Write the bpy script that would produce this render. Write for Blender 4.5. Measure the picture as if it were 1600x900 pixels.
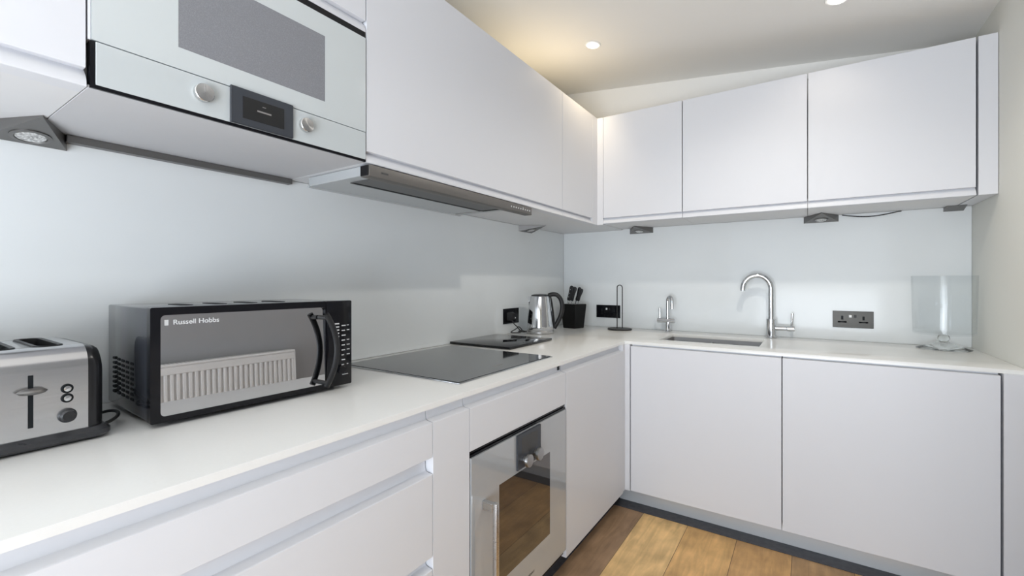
import bpy, bmesh, math, random
from mathutils import Vector, Matrix
random.seed(3)
for o in list(bpy.data.objects): bpy.data.objects.remove(o, do_unlink=True)
S = bpy.context.scene
COL = S.collection
H = 0.87            # worktop height; most heights below are given relative to it
PI = math.pi

# ---------------------------------------------------------------- camera
cam_d = bpy.data.cameras.new('camera'); cam = bpy.data.objects.new('camera', cam_d); COL.objects.link(cam)
YAW = math.atan2(462, 696.5)
cam.location = (1.5083, -2.9595, H + 0.3095)
cam.rotation_euler = (PI/2, 0, YAW)
cam_d.sensor_width = 36.0; cam_d.lens = 36.0*696.5/1600
cam_d.shift_y = -(450-441)/1600.0
cam_d.clip_start = 0.02
S.camera = cam

# ---------------------------------------------------------------- colour management, world, big lights
S.view_settings.view_transform = 'Standard'; S.view_settings.look = 'None'
S.view_settings.gamma = 1; S.view_settings.use_curve_mapping = False
S.view_settings.exposure = -0.38
W = bpy.data.worlds.new('world'); S.world = W; W.use_nodes = True
bg = W.node_tree.nodes['Background']; bg.inputs[0].default_value = (0.86, 0.93, 1.0, 1); bg.inputs[1].default_value = 1.2

def area(name, loc, rot, sx, sy, e, col):
    l = bpy.data.lights.new(name, 'AREA'); l.shape = 'RECTANGLE'; l.size = sx; l.size_y = sy; l.energy = e; l.color = col
    o = bpy.data.objects.new(name, l); COL.objects.link(o); o.location = loc; o.rotation_euler = rot
    return o
# daylight area lights: window behind the camera, plus an unseen one added further right
area('window_daylight', (1.6, -6.35, 1.25), (PI/2, 0, 0), 2.6, 1.8, 50, (0.81, 0.90, 1.0))
area('added_side_light', (4.85, -4.4, 1.25), (PI/2, 0, PI/2), 2.6, 1.8, 8, (0.80, 0.89, 1.0))
# added fill light aimed up at the ceiling, no lamp stands here
area('added_ceiling_fill', (1.6, -4.4, 0.7), (PI-.55, 0, 0), 1.4, 1.4, 105, (0.84, 0.91, 1.0))

# ---------------------------------------------------------------- materials
def mat(name, col, rough=0.5, metal=0.0, spec=0.5, coat=0.0, ior=1.5, **kw):
    m = bpy.data.materials.new(name); m.use_nodes = True
    p = m.node_tree.nodes['Principled BSDF']
    p.inputs['Base Color'].default_value = (*col, 1); p.inputs['Roughness'].default_value = rough
    p.inputs['Metallic'].default_value = metal; p.inputs['Specular IOR Level'].default_value = spec
    p.inputs['Coat Weight'].default_value = coat; p.inputs['IOR'].default_value = ior
    for k, v in kw.items(): p.inputs[k.replace('_', ' ')].default_value = v
    return m
def nt(m): return m.node_tree.nodes, m.node_tree.links, m.node_tree.nodes['Principled BSDF']
def add_noise_rough(m, lo, hi, scale=(30, 30, 30), detail=4):
    n, l, p = nt(m)
    tc = n.new('ShaderNodeTexCoord'); mp = n.new('ShaderNodeMapping'); mp.inputs['Scale'].default_value = scale
    no = n.new('ShaderNodeTexNoise'); no.inputs['Detail'].default_value = detail; no.inputs['Scale'].default_value = 1
    mr = n.new('ShaderNodeMapRange'); mr.inputs['To Min'].default_value = lo; mr.inputs['To Max'].default_value = hi
    l.new(tc.outputs['Object'], mp.inputs[0]); l.new(mp.outputs[0], no.inputs[0]); l.new(no.outputs[0], mr.inputs[0])
    l.new(mr.outputs[0], p.inputs['Roughness'])
def add_speckle(m, c1, c2, scale):
    n, l, p = nt(m)
    tc = n.new('ShaderNodeTexCoord'); no = n.new('ShaderNodeTexNoise'); no.inputs['Scale'].default_value = scale; no.inputs['Detail'].default_value = 6
    cr = n.new('ShaderNodeValToRGB'); cr.color_ramp.elements[0].position = .35; cr.color_ramp.elements[1].position = .65
    cr.color_ramp.elements[0].color = (*c1, 1); cr.color_ramp.elements[1].color = (*c2, 1)
    l.new(tc.outputs['Object'], no.inputs[0]); l.new(no.outputs[0], cr.inputs[0]); l.new(cr.outputs[0], p.inputs['Base Color'])

M = {}
M['lacquer'] = mat('white_lacquer', (0.692, 0.70, 0.732), 0.42, spec=0.35); add_noise_rough(M['lacquer'], .38, .46)
M['carcass'] = mat('cabinet_carcass', (0.72, 0.72, 0.73), 0.5, spec=0.3); add_noise_rough(M['carcass'], .45, .55)
M['quartz'] = mat('white_quartz', (0.79, 0.785, 0.765), 0.22, spec=0.45); add_speckle(M['quartz'], (.786, .781, .762), (.795, .790, .771), 160)
M['splash'] = mat('pale_blue_back_painted_glass', (0.765, 0.79, 0.795), 0.09, spec=0.15); add_speckle(M['splash'], (.762, .787, .792), (.770, .795, .80), 6)
M['wall'] = mat('warm_white_wall_paint', (0.76, 0.76, 0.715), 0.75, spec=0.2); add_noise_rough(M['wall'], .7, .85, (200, 200, 200))
M['grey_wall'] = mat('mid_grey_wall_paint', (0.34, 0.34, 0.345), 0.8, spec=0.2); add_noise_rough(M['grey_wall'], .75, .85, (200, 200, 200))
M['underside'] = mat('shaded_white_underside', (0.56, 0.56, 0.575), 0.5, spec=0.3); add_noise_rough(M['underside'], .45, .55)  # white panel; shade beneath the housing is put into its darker colour
M['ceiling'] = mat('ceiling_paint', (0.88, 0.865, 0.83), 0.8, spec=0.2); add_noise_rough(M['ceiling'], .75, .85, (200, 200, 200))
M['appl'] = mat('silver_grey_glass', (0.60, 0.64, 0.65), 0.07, metal=0.15, spec=0.6); add_noise_rough(M['appl'], .05, .09)
M['black'] = mat('gloss_black', (0.006, 0.006, 0.008), 0.12, spec=0.3); add_noise_rough(M['black'], .10, .16)
M['satin_black'] = mat('satin_black', (0.012, 0.012, 0.013), 0.42, spec=0.4); add_noise_rough(M['satin_black'], .38, .48)
M['gasket'] = mat('black_gasket', (0.01, 0.012, 0.014), 0.6, spec=0.2); add_noise_rough(M['gasket'], .55, .65)
M['chrome'] = mat('polished_chrome', (0.66, 0.67, 0.69), 0.07, metal=1.0); add_noise_rough(M['chrome'], .05, .10)
M['steel'] = mat('brushed_steel', (0.60, 0.59, 0.58), 0.28, metal=1.0); add_noise_rough(M['steel'], .25, .31, (8, 400, 400))
M['toaster_steel'] = mat('toaster_steel', (0.58, 0.58, 0.59), 0.18, metal=1.0); add_noise_rough(M['toaster_steel'], .14, .26, (300, 6, 300))
M['hood_steel'] = mat('hood_steel', (0.17, 0.16, 0.15), 0.5, metal=0.6); add_noise_rough(M['hood_steel'], .45, .55, (8, 400, 400))
M['lamp_steel'] = mat('lamp_housing_nickel', (0.19, 0.185, 0.18), 0.42, metal=0.8); add_noise_rough(M['lamp_steel'], .33, .45, (300, 20, 300))
M['mirror'] = mat('mirrored_microwave_window', (0.63, 0.63, 0.645), 0.015, metal=1.0); add_speckle(M['mirror'], (.625, .625, .64), (.635, .635, .65), 30)
M['case'] = mat('dark_grey_gloss_case', (0.030, 0.032, 0.038), 0.07, spec=0.5, coat=0.15); add_noise_rough(M['case'], .05, .1)
M['mw_window'] = mat('grey_mesh_window', (0.21, 0.215, 0.235), 0.08, spec=0.5)
M['display'] = mat('slate_display_frame', (0.05, 0.055, 0.065), 0.38, metal=0.1, spec=.3); add_noise_rough(M['display'], .27, .36)
M['display_dark'] = mat('dark_display_glass', (0.022, 0.022, 0.022), 0.15); add_noise_rough(M['display_dark'], .12, .18)
M['mark'] = mat('pale_print', (0.62, 0.62, 0.62), 0.5); add_noise_rough(M['mark'], .45, .55)
M['mark_grey'] = mat('grey_print', (0.25, 0.24, 0.23), 0.5); add_noise_rough(M['mark_grey'], .45, .55)
M['mark_dark'] = mat('dark_print', (0.05, 0.05, 0.05), 0.5); add_noise_rough(M['mark_dark'], .45, .55)
M['hob'] = mat('black_hob_glass', (0.012, 0.014, 0.016), 0.05, spec=0.7, coat=0.3); add_noise_rough(M['hob'], .04, .07)
M['board'] = mat('black_board_glass', (0.008, 0.008, 0.009), 0.05, spec=0.4); add_noise_rough(M['board'], .04, .07)
M['oven_glass'] = mat('tinted_oven_glass', (0.16, 0.15, 0.145), 0.03, metal=0.85); add_noise_rough(M['oven_glass'], .025, .04)
M['plinth'] = mat('aluminium_plinth', (0.64, 0.66, 0.68), 0.35, metal=0.3); add_noise_rough(M['plinth'], .25, .36, (6, 300, 300))
M['dark_strip'] = mat('dark_floor_strip', (0.045, 0.047, 0.055), 0.5); add_speckle(M['dark_strip'], (.035, .036, .045), (.06, .06, .07), 40)
M['radiator'] = mat('white_radiator_enamel', (0.80, 0.80, 0.79), 0.35); add_noise_rough(M['radiator'], .3, .4)
M['bronze'] = mat('black_nickel_plate', (0.032, 0.029, 0.023), 0.4, metal=0.4); add_noise_rough(M['bronze'], .26, .4, (300, 10, 300))
M['white_plastic'] = mat('white_plastic', (0.85, 0.85, 0.84), 0.4); add_noise_rough(M['white_plastic'], .35, .45)
M['sink'] = mat('sink_steel', (0.50, 0.50, 0.51), 0.33, metal=0.9); add_noise_rough(M['sink'], .28, .4, (30, 30, 30))
M['block'] = mat('black_rubberwood', (0.006, 0.006, 0.006), 0.5, spec=.2); add_noise_rough(M['block'], .45, .6)
M['wire'] = mat('black_powder_coated_wire', (0.03, 0.03, 0.03), 0.45, metal=0.3); add_noise_rough(M['wire'], .4, .5)
M['hood_panel'] = mat('hood_grey_panel', (0.50, 0.52, 0.53), 0.4, metal=0.2); add_noise_rough(M['hood_panel'], .35, .45)
M['filter'] = mat('hood_filter_mesh', (0.13, 0.13, 0.13), 0.5, metal=0.5); add_noise_rough(M['filter'], .4, .5, (400, 400, 400))
M['rubber'] = mat('black_rubber', (0.02, 0.02, 0.021), 0.5); add_noise_rough(M['rubber'], .45, .55)
M['base_grey'] = mat('charcoal_base_plastic', (0.035, 0.036, 0.040), 0.3); add_noise_rough(M['base_grey'], .25, .34)
M['end_cap'] = mat('dark_steel_end_panel', (0.04, 0.04, 0.043), 0.22, metal=0.7); add_noise_rough(M['end_cap'], .18, .28)

m = M['glass'] = bpy.data.materials.new('clear_glass'); m.use_nodes = True; n = m.node_tree.nodes; l = m.node_tree.links; n.clear()
go = n.new('ShaderNodeOutputMaterial'); gm = n.new('ShaderNodeMixShader'); gt = n.new('ShaderNodeBsdfTransparent'); gg = n.new('ShaderNodeBsdfGlossy'); gf = n.new('ShaderNodeLayerWeight')
gt.inputs[0].default_value = (.982, .987, .988, 1); gg.inputs['Roughness'].default_value = .06; gf.inputs[0].default_value = .5
pw = n.new('ShaderNodeMath'); pw.operation = 'POWER'; pw.inputs[1].default_value = 4.0; ml = n.new('ShaderNodeMath'); ml.operation = 'MULTIPLY_ADD'; ml.inputs[1].default_value = .28; ml.inputs[2].default_value = .015
l.new(gf.outputs['Facing'], pw.inputs[0]); l.new(pw.outputs[0], ml.inputs[0]); l.new(ml.outputs[0], gm.inputs[0]); l.new(gt.outputs[0], gm.inputs[1]); l.new(gg.outputs[0], gm.inputs[2]); l.new(gm.outputs[0], go.inputs[0])
m = M['glass_solid'] = mat('solid_clear_glass', (.97, .985, .985), 0.02, ior=1.30); nt(m)[2].inputs['Transmission Weight'].default_value = 1.0
m = M['pane'] = mat('window_glass', (1, 1, 1), 0.0, ior=1.05); nt(m)[2].inputs['Transmission Weight'].default_value = 1.0
m = M['lens'] = mat('lamp_lens', (0.62, 0.63, 0.62), 0.18, spec=0.6); add_speckle(m, (.25, .25, .25), (.8, .81, .8), 190)
m = M['lamp_on'] = mat('lit_lamp', (1, .95, .85), 0.5); nt(m)[2].inputs['Emission Color'].default_value = (1, .93, .80, 1); nt(m)[2].inputs['Emission Strength'].default_value = 9

# microwave mesh window: fine hole pattern
m = M['mw_window']; n, l, p = nt(m)
tc = n.new('ShaderNodeTexCoord'); mp = n.new('ShaderNodeMapping'); mp.inputs['Scale'].default_value = (500, 500, 500)
vo = n.new('ShaderNodeTexVoronoi'); vo.inputs['Scale'].default_value = 1
cr = n.new('ShaderNodeValToRGB'); cr.color_ramp.elements[0].color = (.19, .195, .215, 1); cr.color_ramp.elements[1].color = (.25, .255, .275, 1)
l.new(tc.outputs['Object'], mp.inputs[0]); l.new(mp.outputs[0], vo.inputs[0]); l.new(vo.outputs[0], cr.inputs[0]); l.new(cr.outputs[0], p.inputs['Base Color'])

# wood planks running along y, 214 mm wide
m = M['oak'] = mat('aged_oak_planks', (.4, .25, .12), 0.42, spec=0.35); n, l, p = nt(m)
tc = n.new('ShaderNodeTexCoord'); sp = n.new('ShaderNodeSeparateXYZ'); l.new(tc.outputs['Object'], sp.inputs[0])
def math_node(op, a, b=None):
    k = n.new('ShaderNodeMath'); k.operation = op
    for i, v in enumerate((a, b)):
        if v is None: continue
        if isinstance(v, (int, float)): k.inputs[i].default_value = v
        else: l.new(v, k.inputs[i])
    return k.outputs[0]
xs = math_node('DIVIDE', math_node('ADD', sp.outputs[0], -0.595), 0.214)
ix = math_node('FLOOR', xs); fx = math_node('FRACT', xs)
wn = n.new('ShaderNodeTexWhiteNoise'); wn.noise_dimensions = '1D'; l.new(ix, wn.inputs['W'])
ys = math_node('DIVIDE', math_node('ADD', sp.outputs[1], math_node('MULTIPLY', wn.outputs[0], .5)), 3.0)
iy = math_node('ADD', math_node('FLOOR', ys), 1); fy = math_node('FRACT', ys)
cb = math_node('ADD', math_node('MULTIPLY', ix, 7.31), math_node('MULTIPLY', iy, 3.77))
w2 = n.new('ShaderNodeTexWhiteNoise'); w2.noise_dimensions = '1D'; l.new(cb, w2.inputs['W'])
ramp = n.new('ShaderNodeValToRGB'); e = ramp.color_ramp.elements
e[0].color = (.36, .235, .145, 1); e[1].color = (.80, .56, .31, 1)
e2 = ramp.color_ramp.elements.new(.5); e2.color = (.68, .43, .20, 1)
while len(ramp.color_ramp.elements) > 1: ramp.color_ramp.elements.remove(ramp.color_ramp.elements[-1])
ramp.color_ramp.interpolation = 'CONSTANT'
PL = [(.34, .215, .125), (.74, .49, .22), (.68, .41, .165), (.58, .34, .14), (.44, .27, .13), (.66, .40, .17), (.39, .235, .12)]
ramp.color_ramp.elements[0].color = (*PL[0], 1); ramp.color_ramp.elements[0].position = 0
for k in range(1, 7): q = ramp.color_ramp.elements.new(k/7); q.color = (*PL[k], 1)
l.new(math_node('FRACT', math_node('DIVIDE', math_node('ADD', math_node('ADD', ix, math_node('MULTIPLY', iy, 3)), .5), 7)), ramp.inputs[0])
mp = n.new('ShaderNodeMapping'); mp.inputs['Scale'].default_value = (14, 1.6, 1); l.new(tc.outputs['Object'], mp.inputs[0])
no = n.new('ShaderNodeTexNoise'); no.inputs['Scale'].default_value = 2.2; no.inputs['Detail'].default_value = 9; no.inputs['Distortion'].default_value = 1.4
l.new(mp.outputs[0], no.inputs[0])
mp3 = n.new('ShaderNodeMapping'); mp3.inputs['Scale'].default_value = (9, 7, 1); l.new(tc.outputs['Object'], mp3.inputs[0])
no3 = n.new('ShaderNodeTexNoise'); no3.inputs['Scale'].default_value = 1.3; no3.inputs['Detail'].default_value = 7; l.new(mp3.outputs[0], no3.inputs[0])
gr = n.new('ShaderNodeMapRange'); gr.inputs['From Min'].default_value = .3; gr.inputs['From Max'].default_value = .7; gr.inputs['To Min'].default_value = .80; gr.inputs['To Max'].default_value = 1.12
l.new(no.outputs[0], gr.inputs[0])
g3 = n.new('ShaderNodeMapRange'); g3.inputs['From Min'].default_value = .3; g3.inputs['From Max'].default_value = .7; g3.inputs['To Min'].default_value = .80; g3.inputs['To Max'].default_value = 1.15
l.new(no3.outputs[0], g3.inputs[0])
seam = math_node('MULTIPLY', math_node('GREATER_THAN', fx, .012), math_node('GREATER_THAN', fy, .003))
seam = math_node('ADD', math_node('MULTIPLY', seam, .7), .3)
fac = math_node('MULTIPLY', math_node('MULTIPLY', gr.outputs[0], g3.outputs[0]), seam)
vm = n.new('ShaderNodeVectorMath'); vm.operation = 'SCALE'; l.new(ramp.outputs[0], vm.inputs[0]); l.new(fac, vm.inputs['Scale'])
l.new(vm.outputs[0], p.inputs['Base Color'])
bp = n.new('ShaderNodeBump'); bp.inputs['Strength'].default_value = .15; l.new(fac, bp.inputs['Height']); l.new(bp.outputs[0], p.inputs['Normal'])

# ---------------------------------------------------------------- mesh helpers
def box(bm, x0, x1, y0, y1, z0, z1, bev=0.0, seg=2):
    if x0 > x1: x0, x1 = x1, x0
    if y0 > y1: y0, y1 = y1, y0
    if z0 > z1: z0, z1 = z1, z0
    r = bmesh.ops.create_cube(bm, size=1)
    vs = r['verts']
    for v in vs: v.co = Vector(((x0+x1)/2 + v.co.x*(x1-x0), (y0+y1)/2 + v.co.y*(y1-y0), (z0+z1)/2 + v.co.z*(z1-z0)))
    if bev > 0:
        es = list({e for v in vs for e in v.link_edges})
        bmesh.ops.bevel(bm, geom=es, offset=bev, segments=seg, profile=0.5, affect='EDGES')
    return bm
def loft(bm, rings, cap=True, close=False):
    R = [[bm.verts.new(p) for p in r] for r in rings]
    k = len(R[0]); nr = len(R)
    for i in range(nr if close else nr-1):
        a, b = R[i], R[(i+1) % nr]
        for j in range(k): bm.faces.new((a[j], a[(j+1) % k], b[(j+1) % k], b[j]))
    if cap and not close:
        bm.faces.new(R[0][::-1]); bm.faces.new(R[-1])
    return bm
def prism(bm, pts, f, s0, s1):
    """extrude the 2D outline pts along s; f maps (a, b, s) to a 3D point"""
    return loft(bm, [[f(a, b, s0) for a, b in pts], [f(a, b, s1) for a, b in pts]])
def fL(a, b, s): return Vector((a, s, b))      # left-hand run: a = distance from left wall, s = y
def fB(a, b, s): return Vector((s, -a, b))     # back run: a = distance from back wall, s = x
def tube(bm, path, r, seg=12, caps=True):
    path = [Vector(p) for p in path]; rings = []
    t0 = (path[1]-path[0]).normalized()
    up = Vector((0, 0, 1)) if abs(t0.z) < .9 else Vector((1, 0, 0))
    nrm = (up - t0*up.dot(t0)).normalized()
    for i, p in enumerate(path):
        if i == 0: t = (path[1]-p).normalized()
        elif i == len(path)-1: t = (p-path[i-1]).normalized()
        else: t = ((path[i+1]-p).normalized() + (p-path[i-1]).normalized()).normalized()
        nrm = (nrm - t*nrm.dot(t)).normalized(); bn = t.cross(nrm)
        rr = r[i] if isinstance(r, (list, tuple)) else r
        rings.append([p + (nrm*math.cos(2*PI*k/seg) + bn*math.sin(2*PI*k/seg))*rr for k in range(seg)])
    return loft(bm, rings, caps)
def lathe(bm, prof, c, seg=40, axis='z', closed=False):
    """prof = [(radius, height)]; revolve about an axis through c"""
    c = Vector(c); rings = []
    for r, h in prof:
        ring = []
        for k in range(seg):
            a = 2*PI*k/seg; u, v = max(r, 1e-5)*math.cos(a), max(r, 1e-5)*math.sin(a)
            if axis == 'z': q = Vector((u, v, h))
            elif axis == 'x': q = Vector((h, u, v))
            else: q = Vector((v, h, u))
            ring.append(c + q)
        rings.append(ring)
    return loft(bm, rings, cap=not closed, close=closed)
def poly(bm, pts, th, f):
    """flat outline in f's (a, b) plane with thickness th along s"""
    return prism(bm, pts, f, 0, th)
def rrect(a0, a1, b0, b1, r, seg=6):
    out = []
    for cx, cy, t0 in ((a1-r, b1-r, 0), (a0+r, b1-r, PI/2), (a0+r, b0+r, PI), (a1-r, b0+r, 3*PI/2)):
        for k in range(seg+1):
            t = t0 + (PI/2)*k/seg; out.append((cx+r*math.cos(t), cy+r*math.sin(t)))
    return out
def arc(cx, cy, r, t0, t1, n): return [(cx+r*math.cos(t0+(t1-t0)*k/n), cy+r*math.sin(t0+(t1-t0)*k/n)) for k in range(n+1)]
def frame_plate(bm, outer, inner, f, s0, s1):
    """a plate with a hole: outer and inner outlines with the same point count"""
    k = len(outer)
    O0 = [bm.verts.new(f(a, b, s0)) for a, b in outer]; I0 = [bm.verts.new(f(a, b, s0)) for a, b in inner]
    O1 = [bm.verts.new(f(a, b, s1)) for a, b in outer]; I1 = [bm.verts.new(f(a, b, s1)) for a, b in inner]
    for j in range(k):
        q = (j+1) % k
        bm.faces.new((O0[j], O0[q], I0[q], I0[j])); bm.faces.new((O1[q], O1[j], I1[j], I1[q]))
        bm.faces.new((O0[q], O0[j], O1[j], O1[q])); bm.faces.new((I0[j], I0[q], I1[q], I1[j]))
    return bm

XF = {}
def obj(name, bm, m, parent=None, local=False, smooth=True):
    bmesh.ops.recalc_face_normals(bm, faces=bm.faces)
    if smooth:
        for f in bm.faces: f.smooth = True
        for e in bm.edges:
            if len(e.link_faces) == 2 and e.calc_face_angle(0) > math.radians(32): e.smooth = False
    me = bpy.data.meshes.new(name)
    if parent is not None and not local: bmesh.ops.transform(bm, matrix=XF[parent.name].inverted(), verts=bm.verts)
    bm.to_mesh(me); bm.free(); me.materials.append(m)
    o = bpy.data.objects.new(name, me); COL.objects.link(o)
    if parent is not None: o.parent = parent; XF[o.name] = XF[parent.name]
    else: XF[o.name] = Matrix.Identity(4)
    return o
def thing(name, label, cat, loc, rz=0.0, group=None):
    o = bpy.data.objects.new(name, None); COL.objects.link(o); o.location = loc; o.rotation_euler = (0, 0, rz)
    o.empty_display_size = .05
    XF[o.name] = Matrix.Translation(Vector(loc)) @ Matrix.Rotation(rz, 4, 'Z')
    tag(o, label, cat, group); return o
def tag(o, label, cat, group=None):
    o['label'] = label; o['category'] = cat
    if group: o['group'] = group
    return o
def struct(name, bm, m, parent=None, smooth=True):
    o = obj(name, bm, m, parent, smooth=smooth)
    if parent is None: o['kind'] = 'structure'
    return o
def BM(): return bmesh.new()
def text(name, s, size, m, parent, M4, ext=0.0003, align='LEFT', sx=1.0):
    cu = bpy.data.curves.new(name, 'FONT'); cu.body = s; cu.size = size; cu.extrude = ext; cu.align_x = align; cu.offset = size*0.012
    t = bpy.data.objects.new(name+'_tmp', cu); COL.objects.link(t)
    bpy.context.view_layer.update()
    me = bpy.data.meshes.new_from_object(t.evaluated_get(bpy.context.evaluated_depsgraph_get()))
    bpy.data.objects.remove(t, do_unlink=True)
    me.transform(Matrix.Diagonal((sx, 1, 1, 1))); me.transform(M4)
    if parent is not None: me.transform(XF[parent.name].inverted())
    me.materials.clear(); me.materials.append(m)
    o = bpy.data.objects.new(name, me); COL.objects.link(o); o.parent = parent
    if parent is not None: XF[o.name] = XF[parent.name]
    return o
def onX(x, y, z):   # text matrix: lies on a plane facing +x, reading along +y
    return Matrix(((0, 0, 1, x), (1, 0, 0, y), (0, 1, 0, z), (0, 0, 0, 1)))

# ================================================================ STRUCTURE
RX = 2.155                       # right wall
def czx(x): return 2.563-0.114*x if x < 2.4 else 2.563-0.114*2.4
T = .12
# floor (oak) and a thin dark strip along the plinths
bm = BM(); box(bm, -.1, 5.1, -6.6, .1, -.06, 0); struct('floor', bm, M['oak'])
bm = BM(); box(bm, .60, RX, -.69, -.60, .0005, .003); box(bm, .60, .655, -3.42, -.69, .0005, .003); struct('floor_strip', bm, M['dark_strip'])
bm = BM(); box(bm, -T, 0, -6.6, 0, 0, 2.75); struct('wall_left', bm, M['wall'])
bm = BM(); box(bm, -T, RX+T, 0, T, 0, 2.75); struct('wall_back', bm, M['ceiling'])
bm = BM(); box(bm, RX, RX+T, -.70, 0, 0, 2.75); struct('wall_right', bm, M['wall'])
bm = BM(); box(bm, RX+.004, RX+T, -2.75, -.7005, 0, 2.75); struct('wall_radiator', bm, M['grey_wall'])
# living-room side behind the camera
bm = BM(); box(bm, RX+T, 5.0, -2.75, -2.63, 0, 2.75); struct('wall_far', bm, M['wall'])
def wall_with_hole(name, f, s0, s1, a0, a1, ha0, ha1, hb0, hb1):
    bm = BM()
    for (p0, p1, q0, q1) in ((a0, ha0, 0, 2.75), (ha1, a1, 0, 2.75), (ha0, ha1, 0, hb0), (ha0, ha1, hb1, 2.75)):
        prism(bm, [(p0, q0), (p1, q0), (p1, q1), (p0, q1)], f, s0, s1)
    return struct(name, bm, M['wall'])
fY = lambda a, b, s: Vector((a, s, b))
fX = lambda a, b, s: Vector((s, a, b))
wall_with_hole('wall_near', fY, -6.6, -6.45, -.12, 5.0, .3, 2.9, .35, 2.15)
wall_with_hole('wall_side', fX, 5.0, 5.15, -6.6, -2.63, -5.7, -3.1, .35, 2.15)
for nm, f, s, a0, a1 in (('window_1', fY, -6.52, .3, 2.9), ('window_2', fX, 5.07, -5.7, -3.1)):
    bm = BM(); mid = (a0+a1)/2
    for (p0, p1, q0, q1) in ((a0, a0+.06, .35, 2.15), (a1-.06, a1, .35, 2.15), (a0, a1, .35, .41), (a0, a1, 2.09, 2.15), (mid-.03, mid+.03, .35, 2.15)):
        prism(bm, [(p0, q0), (p1, q0), (p1, q1), (p0, q1)], f, s-.03, s+.03)
    w = struct(nm, bm, M['white_plastic'])
    bm = BM(); prism(bm, [(a0+.06, .41), (a1-.06, .41), (a1-.06, 2.09), (a0+.06, 2.09)], f, s-.004, s+.004); obj('pane', bm, M['pane'], w)
bm = BM(); prism(bm, [(-.1, czx(-.1)), (2.4, czx(2.4)), (5.1, czx(5)), (5.1, 2.8), (-.1, 2.8)], fY, -6.6, .1); struct('ceiling', bm, M['ceiling'], smooth=False)

# pale blue glass splashbacks
bm = BM(); box(bm, .0005, .008, -3.42, -.0085, H, H+.6635, .0008, 1)
tag(obj('splashback_panel', bm, M['splash']), 'long pale blue glass splashback panel behind the hob and microwave', 'splashback')
bm = BM(); box(bm, .0085, RX-.001, -.008, -.0005, H, H+.6695, .0008, 1)
tag(obj('splashback_panel', bm, M['splash']), 'pale blue glass splashback panel on the sink wall', 'splashback')

# ================================================================ BASE UNITS
XD, YD = .71, .68                # front planes
ZT = H-.05                       # top edge of left-run fronts
BEV = [(0, 0), (-.0015, .0012), (-.004, .0016), (-.018, .003), (-.0235, .006), (-.0255, .013), (-.026, .034)]
def front_pts(d, zb, zt, th=.038, bevel=True, rise=1.0, tall=0.0):
    """door section: flat face, finger-grip curve leaning back at the top"""
    top = [(d+a, zt+b*rise) for a, b in BEV] if bevel else [(d, zt), (d-.003, zt)]
    if tall: top[-1] = (top[-1][0], zt+tall)
    back = [(d-th-.003, top[-1][1]), (d-th-.003, zb)]
    return [(d-.0008, zb), (d, zb+.0008)] + top + back
def carcass(name_parent, f, d, s0, s1, z0, z1, m=None, inner=0.0):
    bm = BM(); prism(bm, [(inner, z0), (d, z0), (d, z1), (inner, z1)], f, s0, s1); return obj('carcass', bm, m or M['carcass'], name_parent)
DK = XD-.043
ZC = H-.0155                    # underside of the worktop
# drawer unit (left, nearest the camera)
t = thing('drawer_unit', 'wide white handleless drawer unit under the toaster and black microwave', 'drawer unit', (0.01, -2.74, 0))
carcass(t, fL, DK, -3.40, -2.124, .09, ZC, inner=.01)
for zb, zt, tl in ((H-.138, ZT, 0), (H-.392, H-.182, .0435), (H-.775, H-.425, .0325)):
    bm = BM(); prism(bm, front_pts(XD, zb, zt, tall=tl), fL, -3.40, -2.1235); obj('drawer_front', bm, M['lacquer'], t)
t = thing('pull_out_unit', 'narrow white full-height pull-out front between drawers and oven', 'cabinet', (0.01, -2.05, 0))
carcass(t, fL, DK, -2.117, -1.978, .09, ZC, inner=.01)
bm = BM(); prism(bm, front_pts(XD, H-.775, ZT), fL, -2.1205, -1.9745); obj('door', bm, M['lacquer'], t)
t = thing('oven_housing', 'white housing unit with top panel framing the built-in oven', 'cabinet', (0.01, -1.67, 0))
for nm, s0, s1, z0, z1 in (('side_panel', -1.974, -1.962, .09, ZC), ('side_panel', -1.388, -1.3645, .09, ZC), ('base_shelf', -1.962, -1.388, .09, .105), ('top_shelf', -1.962, -1.388, H-.165, ZC)):
    bm = BM(); prism(bm, [(.01, z0), (DK-.005, z0), (DK-.005, z1), (.01, z1)], fL, s0, s1); obj(nm, bm, M['carcass'], t)
bm = BM(); prism(bm, front_pts(XD, H-.172, ZT), fL, -1.9715, -1.3725); obj('top_panel', bm, M['lacquer'], t)
bm = BM(); box(bm, XD-.0258, XD-.0225, -1.396, -1.382, H-.038, ZC-.001); obj('gap_seal', bm, M['gasket'], t)
t = thing('base_cabinet', 'white base cabinet with one tall plain door right of the oven', 'cabinet', (0.01, -1.0, 0))
carcass(t, fL, DK, -1.362, -.70, .09, ZC, inner=.01)
bm = BM(); prism(bm, front_pts(XD, H-.785, ZT), fL, -1.366, -.713); obj('door', bm, M['lacquer'], t)
# corner filler
bm = BM(); prism(bm, [(.670, -.7105), (.7085, -.7105), (.7085, -.679), (.734, -.679), (.734, -.640), (.670, -.640)], lambda a, b, s: Vector((a, b, s)), .09, ZC)
tag(obj('corner_post', bm, M['lacquer']), 'slim white corner post joining the two runs of base doors', 'filler panel')
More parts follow.
